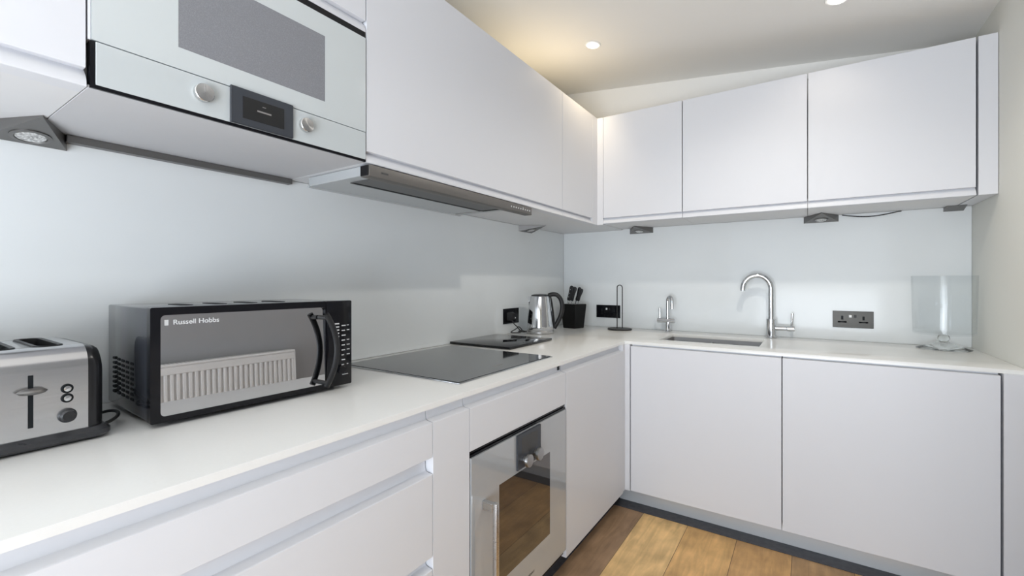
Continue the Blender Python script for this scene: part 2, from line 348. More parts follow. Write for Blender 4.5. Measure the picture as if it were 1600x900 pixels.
# back run
DKB = YD-.043
def base_unit(name, label, s0, s1):
    t = thing(name, label, 'cabinet', ((s0+s1)/2, -.01, 0))
    return t
t = base_unit('sink_cabinet', 'white base cabinet below the sink with plain handleless door', .738, 1.412)
bm = BM()
prism(bm, [(.01, .09), (DKB, .09), (DKB, .11), (.01, .11)], fB, .738, 1.412)
for s in (.738, 1.396): prism(bm, [(.01, .11), (DKB, .11), (DKB, ZC), (.01, ZC)], fB, s, s+.016)
obj('carcass', bm, M['carcass'], t)
bm = BM(); prism(bm, front_pts(YD, H-.777, H-.024, bevel=True, rise=.2), fB, .7395, 1.4125); obj('door', bm, M['lacquer'], t)
t = base_unit('base_cabinet', 'white base cabinet with a plain door below the right socket and trifle bowl', 1.418, 2.078)
carcass(t, fB, DKB, 1.416, 2.082, .09, ZC, inner=.01)
bm = BM(); prism(bm, front_pts(YD, H-.777, H-.024, bevel=True, rise=.2), fB, 1.4165, 2.0795); obj('door', bm, M['lacquer'], t)
bm = BM(); prism(bm, [(.01, 0.004), (YD, .004), (YD, ZC), (.01, ZC)], fB, 2.0875, RX-.001)
tag(obj('end_panel', bm, M['lacquer']), 'tall narrow white end panel closing the base units at the right wall', 'filler panel')
# plinths
bm = BM(); box(bm, .655, 2.086, -.61, -.594, .003, .0895, .001, 1); tag(obj('plinth', bm, M['plinth']), 'grey metallic kickboard under the sink-side base doors', 'plinth')
bm = BM(); box(bm, .590, .606, -3.40, -.612, .003, .0895, .001, 1); tag(obj('plinth', bm, M['plinth']), 'shaded kickboard under the oven-side base units', 'plinth')

# ================================================================ WORKTOP + SINK
SX0, SX1, SY0, SY1 = .838, 1.314, -.514, -.205
WX, WY = .704, .668
bm = BM()
xs_ = [.0085, SX0, SX1, RX-.001]
def top_cells():
    ys = [-3.42, -WY, SY0, SY1, -.0085]; xx = [.0085, WX, SX0, SX1, RX-.001]
    cells = []
    for i in range(len(xx)-1):
        for j in range(len(ys)-1):
            x0, x1, y0, y1 = xx[i], xx[i+1], ys[j], ys[j+1]
            if j == 0 and i > 0: continue
            if i == 2+0 and False: pass
            if x0 >= SX0-1e-6 and x1 <= SX1+1e-6 and y0 >= SY0-1e-6 and y1 <= SY1+1e-6: continue
            cells.append((x0, x1, y0, y1))
    return cells
vv = {}
def gv(x, y, z):
    k = (round(x, 5), round(y, 5), round(z, 5))
    if k not in vv: vv[k] = bm.verts.new(k)
    return vv[k]
cells = top_cells(); edge_count = {}
for x0, x1, y0, y1 in cells:
    bm.faces.new((gv(x0, y0, H), gv(x1, y0, H), gv(x1, y1, H), gv(x0, y1, H)))
    bm.faces.new((gv(x0, y1, ZC), gv(x1, y1, ZC), gv(x1, y0, ZC), gv(x0, y0, ZC)))
    for a, b in (((x0, y0), (x1, y0)), ((x1, y0), (x1, y1)), ((x1, y1), (x0, y1)), ((x0, y1), (x0, y0))):
        k = tuple(sorted(((round(a[0], 5), round(a[1], 5)), (round(b[0], 5), round(b[1], 5)))))
        edge_count.setdefault(k, []).append((a, b))
for k, es in edge_count.items():
    if len(es) == 1:
        a, b = es[0]; bm.faces.new((gv(*a, H), gv(*b, H), gv(*b, ZC), gv(*a, ZC)))
bmesh.ops.recalc_face_normals(bm, faces=bm.faces)
es = [e for e in bm.edges if len(e.link_faces) == 2 and e.calc_face_angle(0) > 1.0 and all(v.co.z > H-.001 for v in e.verts)]
bmesh.ops.bevel(bm, geom=es, offset=.0015, segments=2, profile=.5, affect='EDGES')
tag(obj('worktop', bm, M['quartz']), 'thin white L-shaped stone worktop running along both walls', 'worktop')

t = thing('sink', 'rectangular stainless undermount sink set in the worktop', 'sink', ((SX0+SX1)/2, (SY0+SY1)/2, H-.17))
bm = BM()
o_ = rrect(SX0-.012, SX1+.012, SY0-.012, SY1+.012, .015); i_ = rrect(SX0+.001, SX1-.001, SY0+.001, SY1-.001, .014)
b_ = rrect(SX0+.006, SX1-.006, SY0+.006, SY1-.006, .03)
P3 = lambda pts, z: [Vector((a, b, z)) for a, b in pts]
zt = ZC-.0005
R = [P3(o_, zt), P3(i_, zt), P3(i_, H-.13), P3(b_, H-.155), P3(rrect(SX0+.05, SX1-.05, SY0+.05, SY1-.05, .02), H-.160),
     P3(rrect(SX0+.05, SX1-.05, SY0+.05, SY1-.05, .02), H-.163), P3(rrect(SX0+.004, SX1-.004, SY0+.004, SY1-.004, .03), H-.158), P3(rrect(SX0-.002, SX1+.002, SY0-.002, SY1+.002, .014), H-.13), P3(rrect(SX0-.002, SX1+.002, SY0-.002, SY1+.002, .014), zt-.002), P3(o_, zt-.002)]
loft(bm, R, cap=False, close=True)
# fill the floor of the bowl
c_ = rrect(SX0+.05, SX1-.05, SY0+.05, SY1-.05, .02)
vs = [bm.verts.new(Vector((a, b, H-.1605))) for a, b in c_]; bm.faces.new(vs)
obj('basin', bm, M['sink'], t)
bm = BM(); lathe(bm, [(.0, -.004), (.038, -.004), (.044, 0), (.040, .002), (.030, -.001), (.0, -.001)], ((SX0+SX1)/2, (SY0+SY1)/2, H-.1585), 32)
obj('drain', bm, M['chrome'], t)
bm = BM(); box(bm, 1.055, 1.058, SY0+.004, SY1-.004, H-.155, H-.030, .001, 1); obj('divider', bm, M['sink'], t)

# ================================================================ UPPER UNITS
XU, YU = .42, .36
ZU0, ZU1 = H+.664, H+1.325
LIP = [(-.030, .052), (-.022, .046), (-.019, .036), (-.012, .027), (-.005, .019), (-.0015, .010), (0, .003)]
def lip_section(d, z0):
    """lower front rail of a wall unit: curved finger groove under the door"""
    return [(d-.045, z0), (d-.001, z0), (d, z0+.001)] + [(d+a, z0+b) for a, b in LIP[::-1]] + [(d-.045, z0+.052)]
def wall_unit(label, f, d, s0, s1, zb=ZU0, zt=ZU1, door_gap=.034, loc=None, ds=(0.0015, 0.0015), depth_in=.009, extra=None):
    c = f((d/2), zb, (s0+s1)/2)
    t = thing('wall_cabinet', label, 'wall cabinet', tuple(c))
    bm = BM()
    # sides, top, bottom shelf, back rail
    prism(bm, [(depth_in, zb), (d-.045, zb), (d-.045, zb+.018), (depth_in, zb+.018)], f, s0, s1)
    prism(bm, [(depth_in, zt-.018), (d-.0235, zt-.018), (d-.0235, zt-.001), (depth_in, zt-.001)], f, s0, s1)
    for a, b in ((s0, s0+.016), (s1-.016, s1)): prism(bm, [(depth_in, zb+.018), (d-.0455, zb+.018), (d-.0455, zt-.018), (depth_in, zt-.018)], f, a, b)
    obj('carcass', bm, M['carcass'], t)
    bm = BM(); prism(bm, lip_section(d, zb), f, s0, s1); obj('grip_rail', bm, M['lacquer'], t)
    bm = BM(); z0 = zb+door_gap
    prism(bm, [(d-.021, z0), (d-.001, z0), (d, z0+.001), (d, zt-.001), (d-.001, zt), (d-.021, zt)], f, s0+ds[0], s1-ds[1])
    obj('door', bm, M['lacquer'], t)
    return t
wall_unit('white wall cabinet above the toaster, left of the built-in microwave', fL, XU, -3.36, -2.7125)
wall_unit('long white lift-up wall cabinet above the extractor hood', fL, XU, -2.0985, -.833)
wall_unit('narrow white corner wall cabinet catching warm downlight glow', fL, XU, -.831, -.438)
bm = BM(); prism(bm, [(.009, -.4375), (.387, -.4375), (.387, -.327), (.456, -.327), (.456, -.009), (.009, -.009)], lambda a, b, s: Vector((a, b, s)), ZU0, ZU0+.018)
tag(obj('corner_soffit', bm, M['carcass']), 'pale panel under the wall cabinets in the far corner above the kettle', 'panel')
# corner posts (upper)
bm = BM(); prism(bm, [(.388, -.4375), (XU, -.4375), (XU, -YU), (.457, -YU), (.457, -.328), (.388, -.328)], lambda a, b, s: Vector((a, b, s)), ZU0, ZU1)
tag(obj('corner_post', bm, M['lacquer']), 'white corner post where the two rows of wall cabinets meet', 'filler panel')
wall_unit('white wall cabinet above the small tap, next to the corner', fB, YU, .4575, .924, zb=H+.670)
wall_unit('white wall cabinet over the sink, middle of the back row', fB, YU, .926, 1.507, zb=H+.670)
wall_unit('white wall cabinet above the right double socket, widest at the back right', fB, YU, 1.509, 2.090, zb=H+.670)
bm = BM(); prism(bm, [(.009, H+.670), (YU, H+.670), (YU, ZU1), (.009, ZU1)], fB, 2.0965, RX-.002)
tag(obj('end_panel', bm, M['lacquer']), 'white vertical filler panel beside the last upper door at the right wall', 'filler panel')

# microwave housing: shelf below, flap door above
ZM0, ZM1 = H+.664, H+1.048
t = thing('appliance_housing', 'white housing around the built-in microwave with flap door on top', 'wall cabinet', (.2, -2.406, ZM0))
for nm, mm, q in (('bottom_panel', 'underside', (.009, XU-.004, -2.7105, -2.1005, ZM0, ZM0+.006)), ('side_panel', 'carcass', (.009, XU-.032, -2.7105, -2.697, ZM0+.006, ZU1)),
                  ('side_panel', 'carcass', (.009, XU-.032, -2.114, -2.1005, ZM0+.006, ZU1)), ('top_panel', 'carcass', (.009, XU-.030, -2.697, -2.114, ZU1-.016, ZU1)),
                  ('shelf', 'carcass', (.009, XU-.046, -2.697, -2.114, ZM1+.002, ZM1+.018)), ('edge_strip', 'lacquer', (XU-.0318, XU-.001, -2.7108, -2.7066, ZM0+.088, ZM1))):
    bm = BM(); box(bm, *q, .0006, 1); obj(nm, bm, M[mm], t)
bm = BM(); prism(bm, lip_section(XU, ZM1), fL, -2.7105, -2.1005); obj('grip_rail', bm, M['lacquer'], t)
bm = BM(); z0 = ZM1+.034
prism(bm, [(XU-.021, z0), (XU-.001, z0), (XU, z0+.001), (XU, ZU1-.001), (XU-.001, ZU1), (XU-.021, ZU1)], fL, -2.709, -2.1015); obj('flap_door', bm, M['lacquer'], t)
bm = BM(); box(bm, .009, .034, -2.66, -2.1005, ZM0-.018, ZM0-.0005, .001, 1)
tag(obj('cable_channel', bm, M['lamp_steel']), 'slim grey cable channel under the microwave housing along the wall', 'cable channel')

# built-in microwave
t = thing('built_in_microwave', 'silver-grey glass built-in microwave with two round knobs and display', 'microwave', (.2, -2.4, ZM0+.007))
bm = BM(); box(bm, .02, XU-.031, -2.69, -2.12, ZM0+.0075, ZM1-.004); box(bm, XU-.031, XU-.014, -2.7055, -2.103, ZM0+.0065, ZM1-.001)
obj('body', bm, M['gasket'], t)
fLo = lambda a, b, s: Vector((s, a, b))
bm = BM()
y0, y1, z0, z1 = -2.7062, -2.1025, ZM0+.0885, ZM1-.019
wy0, wy1, wz0, wz1 = -2.572, -2.235, H+.797, H+.974
frame_plate(bm, [(y0, z0), (y1, z0), (y1, z1), (y0, z1)], [(wy0, wz0), (wy1, wz0), (wy1, wz1), (wy0, wz1)], fLo, XU-.013, XU+.002)
dr = obj('door', bm, M['appl'], t)
bm = BM(); box(bm, XU-.012, XU+.0018, wy0+.0002, wy1-.0002, wz0+.0002, wz1-.0002); obj('window', bm, M['mw_window'], dr)
bm = BM(); box(bm, XU-.013, XU+.002, -2.7005, -2.1025, ZM0+.0075, ZM0+.0865, .0006, 1)
cp = obj('control_panel', bm, M['appl'], t)
bm = BM(); box(bm, XU-.013, XU+.0012, -2.7085, -2.7015, ZM0+.0065, ZM0+.086); box(bm, XU-.0035, XU+.0015, -2.7085, -2.1025, ZM0+.0002, ZM0+.0072); box(bm, XU-.013, XU-.0005, -2.7060, -2.1025, ZM1-.0185, ZM1-.0006); obj('edge_trim', bm, M['black'], t)
bm = BM(); box(bm, XU+.0022, XU+.009, -2.474, -2.328, ZM0+.0075, ZM0+.0905, .0008, 1); dp = obj('display_frame', bm, M['display'], cp)
bm = BM(); box(bm, XU+.009, XU+.0095, -2.449, -2.352, ZM0+.023, ZM0+.073); box(bm, XU+.0095, XU+.0098, -2.418, -2.385, ZM0+.047, ZM0+.0495)
obj('display', bm, M['display_dark'], cp)
bm = BM(); box(bm, XU+.0099, XU+.0101, -2.417, -2.384, ZM0+.0465, ZM0+.0500); box(bm, XU+.0099, XU+.0101, -2.405, -2.397, ZM0+.060, ZM0+.0615); obj('display_text', bm, M['mark_grey'], cp)
def knob(par, x, y, z, r, dep, pointer=True, stem=0.0, m='knob'):
    bm = BM(); pr = [(0, 0), (r*.6, 0), (r*.6, stem), (r*.97, stem), (r, stem+.001), (r*.97, stem+dep-.001), (r*.92, stem+dep), (r*.1, stem+dep+.0005), (0, stem+dep+.0005)]
    lathe(bm, pr, (x, y, z), 40, 'x')
    if pointer: box(bm, x+stem+dep, x+stem+dep+.0009, y-.0008, y+.0008, z, z+r*.85)
    return obj('knob', bm, M[m], par)
M['knob_plain'] = mat('turned_steel_knob', (0.42, 0.42, 0.42), 0.32, metal=1.0); add_noise_rough(M['knob_plain'], .28, .36)
M['knob'] = mat('spun_steel_knob', (0.66, 0.66, 0.66), 0.2, metal=1.0)
n, l, p = nt(M['knob']); p.inputs['Anisotropic'].default_value = .8
tg = n.new('ShaderNodeTangent'); tg.direction_type = 'RADIAL'; tg.axis = 'X'; l.new(tg.outputs[0], p.inputs['Tangent'])
knob(cp, XU+.002, -2.527, H+.716, .0195, .012)
knob(cp, XU+.002, -2.292, H+.716, .0185, .012, pointer=False)

# ================================================================ EXTRACTOR HOOD
t = thing('extractor_hood', 'slim telescopic extractor hood with grey steel front bar over the hob', 'extractor hood', (.25, -1.65, H+.63))
bm = BM(); box(bm, .395, .434, -2.099, -1.172, H+.623, H+.657, .002, 2); fb = obj('front_bar', bm, M['hood_steel'], t)
bm = BM(); box(bm, .398, .431, -2.1035, -2.0992, H+.625, H+.655, .001, 1); obj('end_cap', bm, M['black'], fb)
bm = BM()
for k in range(9): lathe(bm, [(.0, 0), (.0035, 0), (.0035, .0012), (0, .0012)], (.434, -1.345+k*.019, H+.640), 12, 'x')
o = obj('control_buttons', bm, M['mark'], fb)
bm = BM(); lathe(bm, [(.0, 0), (.0022, 0), (.0022, .0016), (0, .0016)], (.434, -1.345+5*.019, H+.646), 12, 'x'); obj('indicator', bm, M['mark'], fb)
bm = BM(); box(bm, .4341, .4345, -2.055, -2.028, H+.637, H+.642); obj('badge', bm, M['mark_dark'], fb)
bm = BM(); box(bm, .105, .394, -2.085, -1.30, H+.633, H+.6625, .002, 1)
tube(bm, [(.105, -2.085, H+.634), (.105, -1.30, H+.634)], .006, 10); obj('body', bm, M['hood_panel'], t)
bm = BM(); box(bm, .272, .394, -2.045, -1.36, H+.6295, H+.6325, .0006, 1); fl = obj('filter_panel', bm, M['filter'], t)
bm = BM(); box(bm, .280, .292, -2.045, -1.36, H+.6285, H+.6294); box(bm, .286, .394, -1.372, -1.352, H+.6285, H+.6294); obj('filter_slot', bm, M['gasket'], fl)
bm = BM(); box(bm, .12, .265, -1.352, -1.348, H+.6305, H+.6328); obj('plate_seam', bm, M['mark_grey'], t)

# ================================================================ UNDER-CABINET TRIANGLE LIGHTS
def tri_light(label, f, s, z, depth=.158, hw=.078, hh=.036):
    """wedge lamp: wide against the wall, its point to the front, lens in the sloping face"""
    base = f(.01, z, s)
    t = thing('under_cabinet_light', label, 'light', tuple(f(.05, z-hh, s)), group=None)
    A = [f(depth, z-.0005, s), f(depth, z-.004, s)]
    BL, BR = f(.0095, z-hh, s-hw), f(.0095, z-hh, s+hw)
    BLt, BRt = f(.0095, z-.0005, s-hw), f(.0095, z-.0005, s+hw)
    bm = BM()
    va, va2, vl, vr, vlt, vrt = [bm.verts.new(p) for p in (A[0], A[1], BL, BR, BLt, BRt)]
    for q in ((va2, vl, vr), (va, va2, vr, vrt), (va, vlt, vl, va2), (vl, vlt, vrt, vr), (va, vrt, vlt)): bm.faces.new(q)
    obj('housing', bm, M['lamp_steel'], t, smooth=False)
    cen = (A[1]*.8+BL+BR)/2.8; nrm = (BR-BL).cross(A[1]-BL).normalized()
    if nrm.z > 0: nrm = -nrm
    ux = (BR-BL).normalized(); uy = nrm.cross(ux)
    def ring(r, h): return [cen + ux*math.cos(2*PI*k/36)*r + uy*math.sin(2*PI*k/36)*r + nrm*h for k in range(36)]
    bm = BM(); loft(bm, [ring(.034, 0), ring(.034, .002), ring(.027, .003), ring(.026, 0)], cap=False); obj('bezel', bm, M['lamp_steel'], t)
    bm = BM(); loft(bm, [ring(.026, .0003), ring(.024, .002), ring(.001, .0026)]); obj('lens', bm, M['lens'], t)
    return t
tri_light('triangular nickel spotlight under the far-left wall cabinet above the toaster', fL, -2.722, ZU0, hw=.067)
tri_light('small triangular nickel spotlight on the left wall, beyond the extractor hood', fL, -.545, ZU0)
tri_light('triangular nickel spotlight under the back cabinet near the corner, above the small tap', fB, .585, H+.67)
tri_light('triangular nickel spotlight under the back cabinets above the right double socket', fB, 1.568, H+.67)
# loose lamp cable at the back right
bm = BM(); pts = []
for k in range(25):
    u = k/24; pts.append((1.66+.24*u, -.016, H+.666-.016*math.sin(PI*min(1, u*1.05))+.0*u))
tube(bm, pts, .0026, 8); tag(obj('lamp_cable', bm, M['rubber']), 'thin dark cable sagging under the right-hand back wall cabinet', 'cable')
bm = BM(); prism(bm, [(.009, H+.669), (.075, H+.669), (.012, H+.650), (.009, H+.650)], fB, 2.055, 2.125)
tag(obj('junction_bracket', bm, M['lamp_steel']), 'small dark bracket under the cabinets tight in the right-hand corner', 'bracket')

# ================================================================ OVEN
t = thing('built_in_oven', 'built-in oven with grey glass door, two knobs and vertical bar handle', 'oven', (.35, -1.675, .11))
XO = XD+.0
bm = BM(); box(bm, .06, XO-.03, -1.955, -1.392, H-.755, H-.185); box(bm, XO-.036, XO-.020, -1.9725, -1.3745, H-.770, H-.176); obj('body', bm, M['gasket'], t)
bm = BM(); box(bm, XO-.0195, XO-.004, -1.9725, -1.3745, H-.1795, H-.1735); box(bm, XO-.0195, XO-.002, -1.9725, -1.3745, H-.191, H-.184); box(bm, XO-.0195, XO-.010, -1.9725, -1.3745, H-.184, H-.1795)
obj('vent_trim', bm, M['black'], t)
oy0, oy1, oz0, oz1 = -1.969, -1.3765, H-.745, H-.192
vy0, vy1, vz0, vz1 = -1.832, -1.505, H-.622, H-.318
bm = BM(); frame_plate(bm, [(oy0, oz0), (oy1, oz0), (oy1, oz1), (oy0, oz1)], [(vy0, vz0), (vy1, vz0), (vy1, vz1), (vy0, vz1)], fLo, XO-.018, XO+.003)
M['oven_panel'] = mat('grey_reflective_oven_glass', (0.44, 0.455, 0.47), 0.05, metal=0.15, spec=0.7); add_noise_rough(M['oven_panel'], .04, .06)
dr = obj('door', bm, M['oven_panel'], t)
bm = BM(); box(bm, XO-.016, XO+.0027, vy0+.0002, vy1-.0002, vz0+.0002, vz1-.0002); obj('window', bm, M['oven_glass'], dr)
bm = BM(); box(bm, XO+.0032, XO+.010, -1.736, -1.585, H-.308, H-.193, .0006, 1); cp = obj('control_panel', bm, M['display'], t)
bm = BM(); box(bm, XO+.0101, XO+.0105, -1.712, -1.607, H-.262, H-.206); obj('display', bm, M['mark_dark'], cp)
knob(cp, XO+.0105, -1.695, H-.283, .0215, .011, pointer=False, stem=.012, m='knob_plain')
knob(cp, XO+.0105, -1.625, H-.283, .0215, .011, pointer=False, stem=.012, m='knob_plain')
bm = BM(); box(bm, XO+.040, XO+.054, -1.918, -1.904, H-.728, H-.330, .0015, 2); hn = obj('handle', bm, M['steel'], t)
for z in (H-.345, H-.713):
    bm = BM(); box(bm, XO+.0035, XO+.040, -1.919, -1.903, z-.013, z+.013, .001, 1); obj('handle_mount', bm, M['steel'], hn)
text('lettering', 'GAGGENAU', .0115, M['mark_dark'], dr, onX(XO+.0032, -1.69, H-.700), sx=1.1)
bm = BM()
for z0, z1, d in ((H-.754, H-.747, -.006), (H-.768, H-.760, -.010)): box(bm, XO-.0195, XO+d, -1.9725, -1.3745, z0, z1)
obj('lower_vent', bm, M['black'], t)
bm = BM(); box(bm, XO-.0195, XO-.008, -1.9725, -1.3745, H-.760, H-.754); obj('vent_strip', bm, M['steel'], t)

# ================================================================ HOB AND GLASS BOARD
t = thing('hob', 'square black glass hob with slim steel edge set in the worktop', 'hob', (.357, -1.632, H))
bm = BM(); box(bm, .070, .634, -1.928, -1.338, H+.0003, H+.0045, .0012, 2); obj('steel_edge', bm, M['chrome'], t)
bm = BM(); box(bm, .076, .626, -1.922, -1.342, H+.0046, H+.0062, .0006, 1); gl = obj('glass_surface', bm, M['hob'], t)
bm = BM(); box(bm, .560, .566, -1.66, -1.60, H+.0063, H+.0065); obj('badge', bm, M['mark_grey'], gl)
bm = BM(); box(bm, .014, .376, -1.270, -.868, H+.0005, H+.0125, .0015, 2)
tag(obj('glass_board', bm, M['board']), 'black glass chopping board lying on the worktop beyond the hob', 'board')

# ================================================================ FREESTANDING MICROWAVE (local frame: front faces +x)
RW = -math.radians(2.0)
t = thing('microwave', 'black countertop microwave with mirrored door standing on the worktop', 'microwave', (.372, -2.360, H), RW)
hw = .2415; D = .315; Z0, Z1 = .012, .256
bm = BM(); box(bm, -D, -.022, -hw+.002, hw-.002, Z0, Z1-.002, .004, 2)
case = obj('case', bm, M['case'], t, local=True)
bm = BM()
for i in range(5):
    for j in range(8):
        x = -.262+i*.034; z = .045+j*.0115
        box(bm, x-.010, x+.010, -hw+.0010, -hw+.0035, z-.0026, z+.0026)
obj('side_vents', bm, M['gasket'], case, local=True)
bm = BM()
for i in range(4):
    y = -.14+i*.075
    poly_pts = rrect(-.20, -.10, y-.014, y+.014, .0135)
    prism(bm, poly_pts, lambda a, b, s: Vector((a, b, s)), Z1-.0022, Z1-.0008)
obj('top_vents', bm, M['gasket'], case, local=True)
bm = BM(); wo = rrect(-hw+.018, .1555, .023, .239, .009)
frame_plate(bm, rrect(-hw, .157, Z0-.002, Z1, .004), wo, fLo, -.0215, -.0003); door = obj('door', bm, M['black'], t, local=True)
TL_ = math.tan(math.radians(1.8))
def pane_x(z): return -.0006-(z-.023)*TL_
bm = BM(); loft(bm, [[Vector((pane_x(b)-.003, a, b)) for a, b in wo], [Vector((pane_x(b), a, b)) for a, b in wo]]); win = obj('mirrored_window', bm, M['mirror'], door, local=True)
bm = BM(); box(bm, -.0215, -.0005, .1585, hw, Z0-.002, Z1, .0035, 2); pan = obj('control_panel', bm, M['black'], t, local=True)
# handle: bowed bar with two posts
bm = BM(); ph = []
for k in range(21):
    u = k/20*2-1; ph.append((.034+.005*(1-u*u), .137+.030*(1-u*u), .122+.100*u))
rings = []
for i, p_ in enumerate(ph):
    p_ = Vector(p_); a = Vector(ph[max(0, i-1)]); b = Vector(ph[min(20, i+1)]); tt = (b-a).normalized()
    n1 = Vector((0, 1, 0)); n2 = tt.cross(n1).normalized(); n1 = n2.cross(tt)
    rings.append([p_ + n1*math.cos(q*2*PI/12)*.0085 + n2*math.sin(q*2*PI/12)*.0062 for q in range(12)])
loft(bm, rings)
for u in (-.90, .90):
    x = .034+.005*(1-u*u); z = .122+.100*u
    tube(bm, [(-.004, .139, z), (x, .137+.030*(1-u*u), z)], .0062, 10)
obj('handle', bm, M['satin_black'], door, local=True)
bm = BM()
for k in range(8): box(bm, -.0004, .0001, .184+.001*k, .184+.015, .188-k*.0092, .1915-k*.0092)
obj('programme_marks', bm, M['mark'], pan, local=True)
bm = BM()
for k, (w1, w2) in enumerate(((.016, .008), (.014, .010), (.016, .0), (.014, .010), (.013, .012), (.014, .011), (.010, .012), (.014, 0), (.010, .006))):
    z = .182-k*.0142
    box(bm, -.0004, .0001, .207, .207+w1*.8, z, z+.0028)
    if w2: box(bm, -.0004, .0001, .224, .224+w2*.8, z+.001, z+.0032)
obj('keypad_marks', bm, M['mark'], pan, local=True)
bm = BM(); box(bm, -.0004, .0001, .209, .228, .040, .0422); obj('model_mark', bm, M['mark'], pan, local=True)
bm = BM(); lathe(bm, [(0, 0), (.011, 0), (.012, .001), (.012, .007), (.010, .009), (0, .009)], (-.0004, .205, .056), 24, 'x'); obj('knob', bm, M['black'], pan, local=True)
def onXl(x, y, z): return XF['microwave'] @ onX(x, y, z)
text('lettering', 'Russell Hobbs', .0150, M['mark'], door, onXl(pane_x(.2165)+.0006, -.200, .2175), ext=.0002, sx=1.05)
bm = BM(); box(bm, pane_x(.222)-.0003, pane_x(.222)+.0010, -.215, -.208, .2165, .2285); obj('logo', bm, M['mark'], door, local=True)
for x in (-.29, -.05):
    for y in (-.2, .2):
        bm = BM(); lathe(bm, [(0, .0003), (.012, .0003), (.013, .012), (0, .012)], (x, y, 0), 16); obj('foot', bm, M['rubber'], t, local=True)

# ================================================================ TOASTER (front faces +x, four slots running front to back)
t = thing('toaster', 'brushed steel four-slice toaster with black base, left of the microwave', 'toaster', (.195, -2.82, H))
Xf, Xb, Yr, Yl = .331, .055, -2.690, -2.965
def sec(xf, xb, z0, z1, r, n=8):
    return [(xb, z0), (xf, z0)] + arc(xf-r, z1-r, r, 0, PI/2, n) + arc(xb+r, z1-r, r, PI/2, PI, n)
def slot_body():
    """steel shell with four real openings in the top"""
    bm = BM(); s = sec(Xf, Xb, H+.022, H+.186, .040)
    loft(bm, [[Vector((a, y, b)) for a, b in s] for y in (Yl, Yr)])
    return bm
shell = obj('shell', slot_body(), M['toaster_steel'], t)
bm = BM(); slots = [-2.736, -2.800, -2.856, -2.920]
for y in slots:
    prism(bm, rrect(Xb+.045, Xf-.045, y-.018, y+.018, .012), lambda a, b, s_: Vector((a, b, s_)), H+.110, H+.25)
cutter = obj('cutter', bm, M['gasket'])
md = shell.modifiers.new('slots', 'BOOLEAN'); md.object = cutter; md.solver = 'EXACT'
cutter.matrix_world = Matrix.Identity(4)
bpy.context.view_layer.update()
me = bpy.data.meshes.new_from_object(shell.evaluated_get(bpy.context.evaluated_depsgraph_get()))
shell.modifiers.clear(); shell.data = me; bpy.data.objects.remove(cutter, do_unlink=True)
me.materials.clear(); me.materials.append(M['toaster_steel'])
for y in slots:
    bm = BM(); o1 = rrect(Xb+.042, Xf-.042, y-.021, y+.021, .014); i1 = rrect(Xb+.048, Xf-.048, y-.014, y+.014, .010)
    loft(bm, [P3(o1, H+.1858), P3(o1, H+.1878), P3(i1, H+.1872), P3(i1, H+.115)], cap=False)
    vs = [bm.verts.new(Vector((a, b, H+.115))) for a, b in i1]; bm.faces.new(vs)
    obj('slot', bm, M['satin_black'], t)
# end panels
for y0, y1 in ((Yr+.0003, Yr+.026), (Yl-.026, Yl-.0003)):
    bm = BM(); rings = []
    far = y1 if y0 > -2.8 else y0; near = y0 if y0 > -2.8 else y1
    for fr, ins in ((0, 0), (.25, .0005), (.6, .004), (.85, .010), (1, .020)):
        y = near+(far-near)*fr; s = sec(Xf-.001-ins, Xb+.001+ins, H+.020, H+.184-ins*.8, .038)
        rings.append([Vector((a, y, b)) for a, b in s])
    loft(bm, rings); obj('end_panel', bm, M['end_cap'], t)
bm = BM()
loft(bm, [P3(rrect(Xb-.004, Xf+.004, Yl-.030, Yr+.030, .018), H+.004), P3(rrect(Xb-.010, Xf+.011, Yl-.036, Yr+.036, .022), H+.010), P3(rrect(Xb-.010, Xf+.011, Yl-.036, Yr+.036, .022), H+.018), P3(rrect(Xb-.003, Xf+.003, Yl-.028, Yr+.028, .018), H+.025)])
obj('base', bm, M['base_grey'], t)
for x in (Xb+.02, Xf-.02):
    for y in (Yl+.0, Yr-.0):
        bm = BM(); lathe(bm, [(0, .0003), (.011, .0003), (.011, .0045), (0, .0045)], (x, y, H), 14); obj('foot', bm, M['rubber'], t)
for cy in (-2.768, -2.888):
    bm = BM(); box(bm, Xf-.0005, Xf+.0008, cy-.0035, cy+.0035, H+.044, H+.140, .0004, 1); obj('lever_track', bm, M['gasket'], t)
    bm = BM()
    R = []
    for k in range(13):
        u = k/12*2-1; w = .0055*math.sqrt(max(0, 1-u*u))+.0008
        R.append([Vector((Xf+.012+(.010*(1-u*u)+.002)*math.cos(q), cy+u*.0195, H+.112+w*math.sin(q))) for q in [2*PI*j/12 for j in range(12)]])
    loft(bm, R); tube(bm, [(Xf-.001, cy, H+.112), (Xf+.014, cy, H+.112)], .003, 10); obj('lever', bm, M['lamp_steel'], t)
    for z, r in ((.107, .0088), (.089, .0088)):
        bm = BM(); lathe(bm, [(0, 0), (r, 0), (r, .002), (r*.78, .003), (r*.74, .0018), (0, .0018)], (Xf, cy+.048, H+z), 28, 'x'); b_ = obj('button', bm, M['gasket'], t)
        bm = BM(); lathe(bm, [(0, .0016), (r*.68, .0016), (r*.6, .0042), (0, .005)], (Xf, cy+.048, H+z), 24, 'x'); obj('button_face', bm, M['chrome'], b_)
    bm = BM(); lathe(bm, [(0, 0), (.0135, 0), (.0135, .003), (.0115, .005), (.011, .013), (.009, .015), (0, .0145)], (Xf, cy+.048, H+.056), 32, 'x'); dl = obj('browning_dial', bm, M['base_grey'], t)
    bm = BM(); lathe(bm, [(.0, .0145), (.0085, .0150), (.0085, .0156), (0, .0156)], (Xf, cy+.048, H+.056), 32, 'x'); obj('dial_face', bm, M['end_cap'], dl)
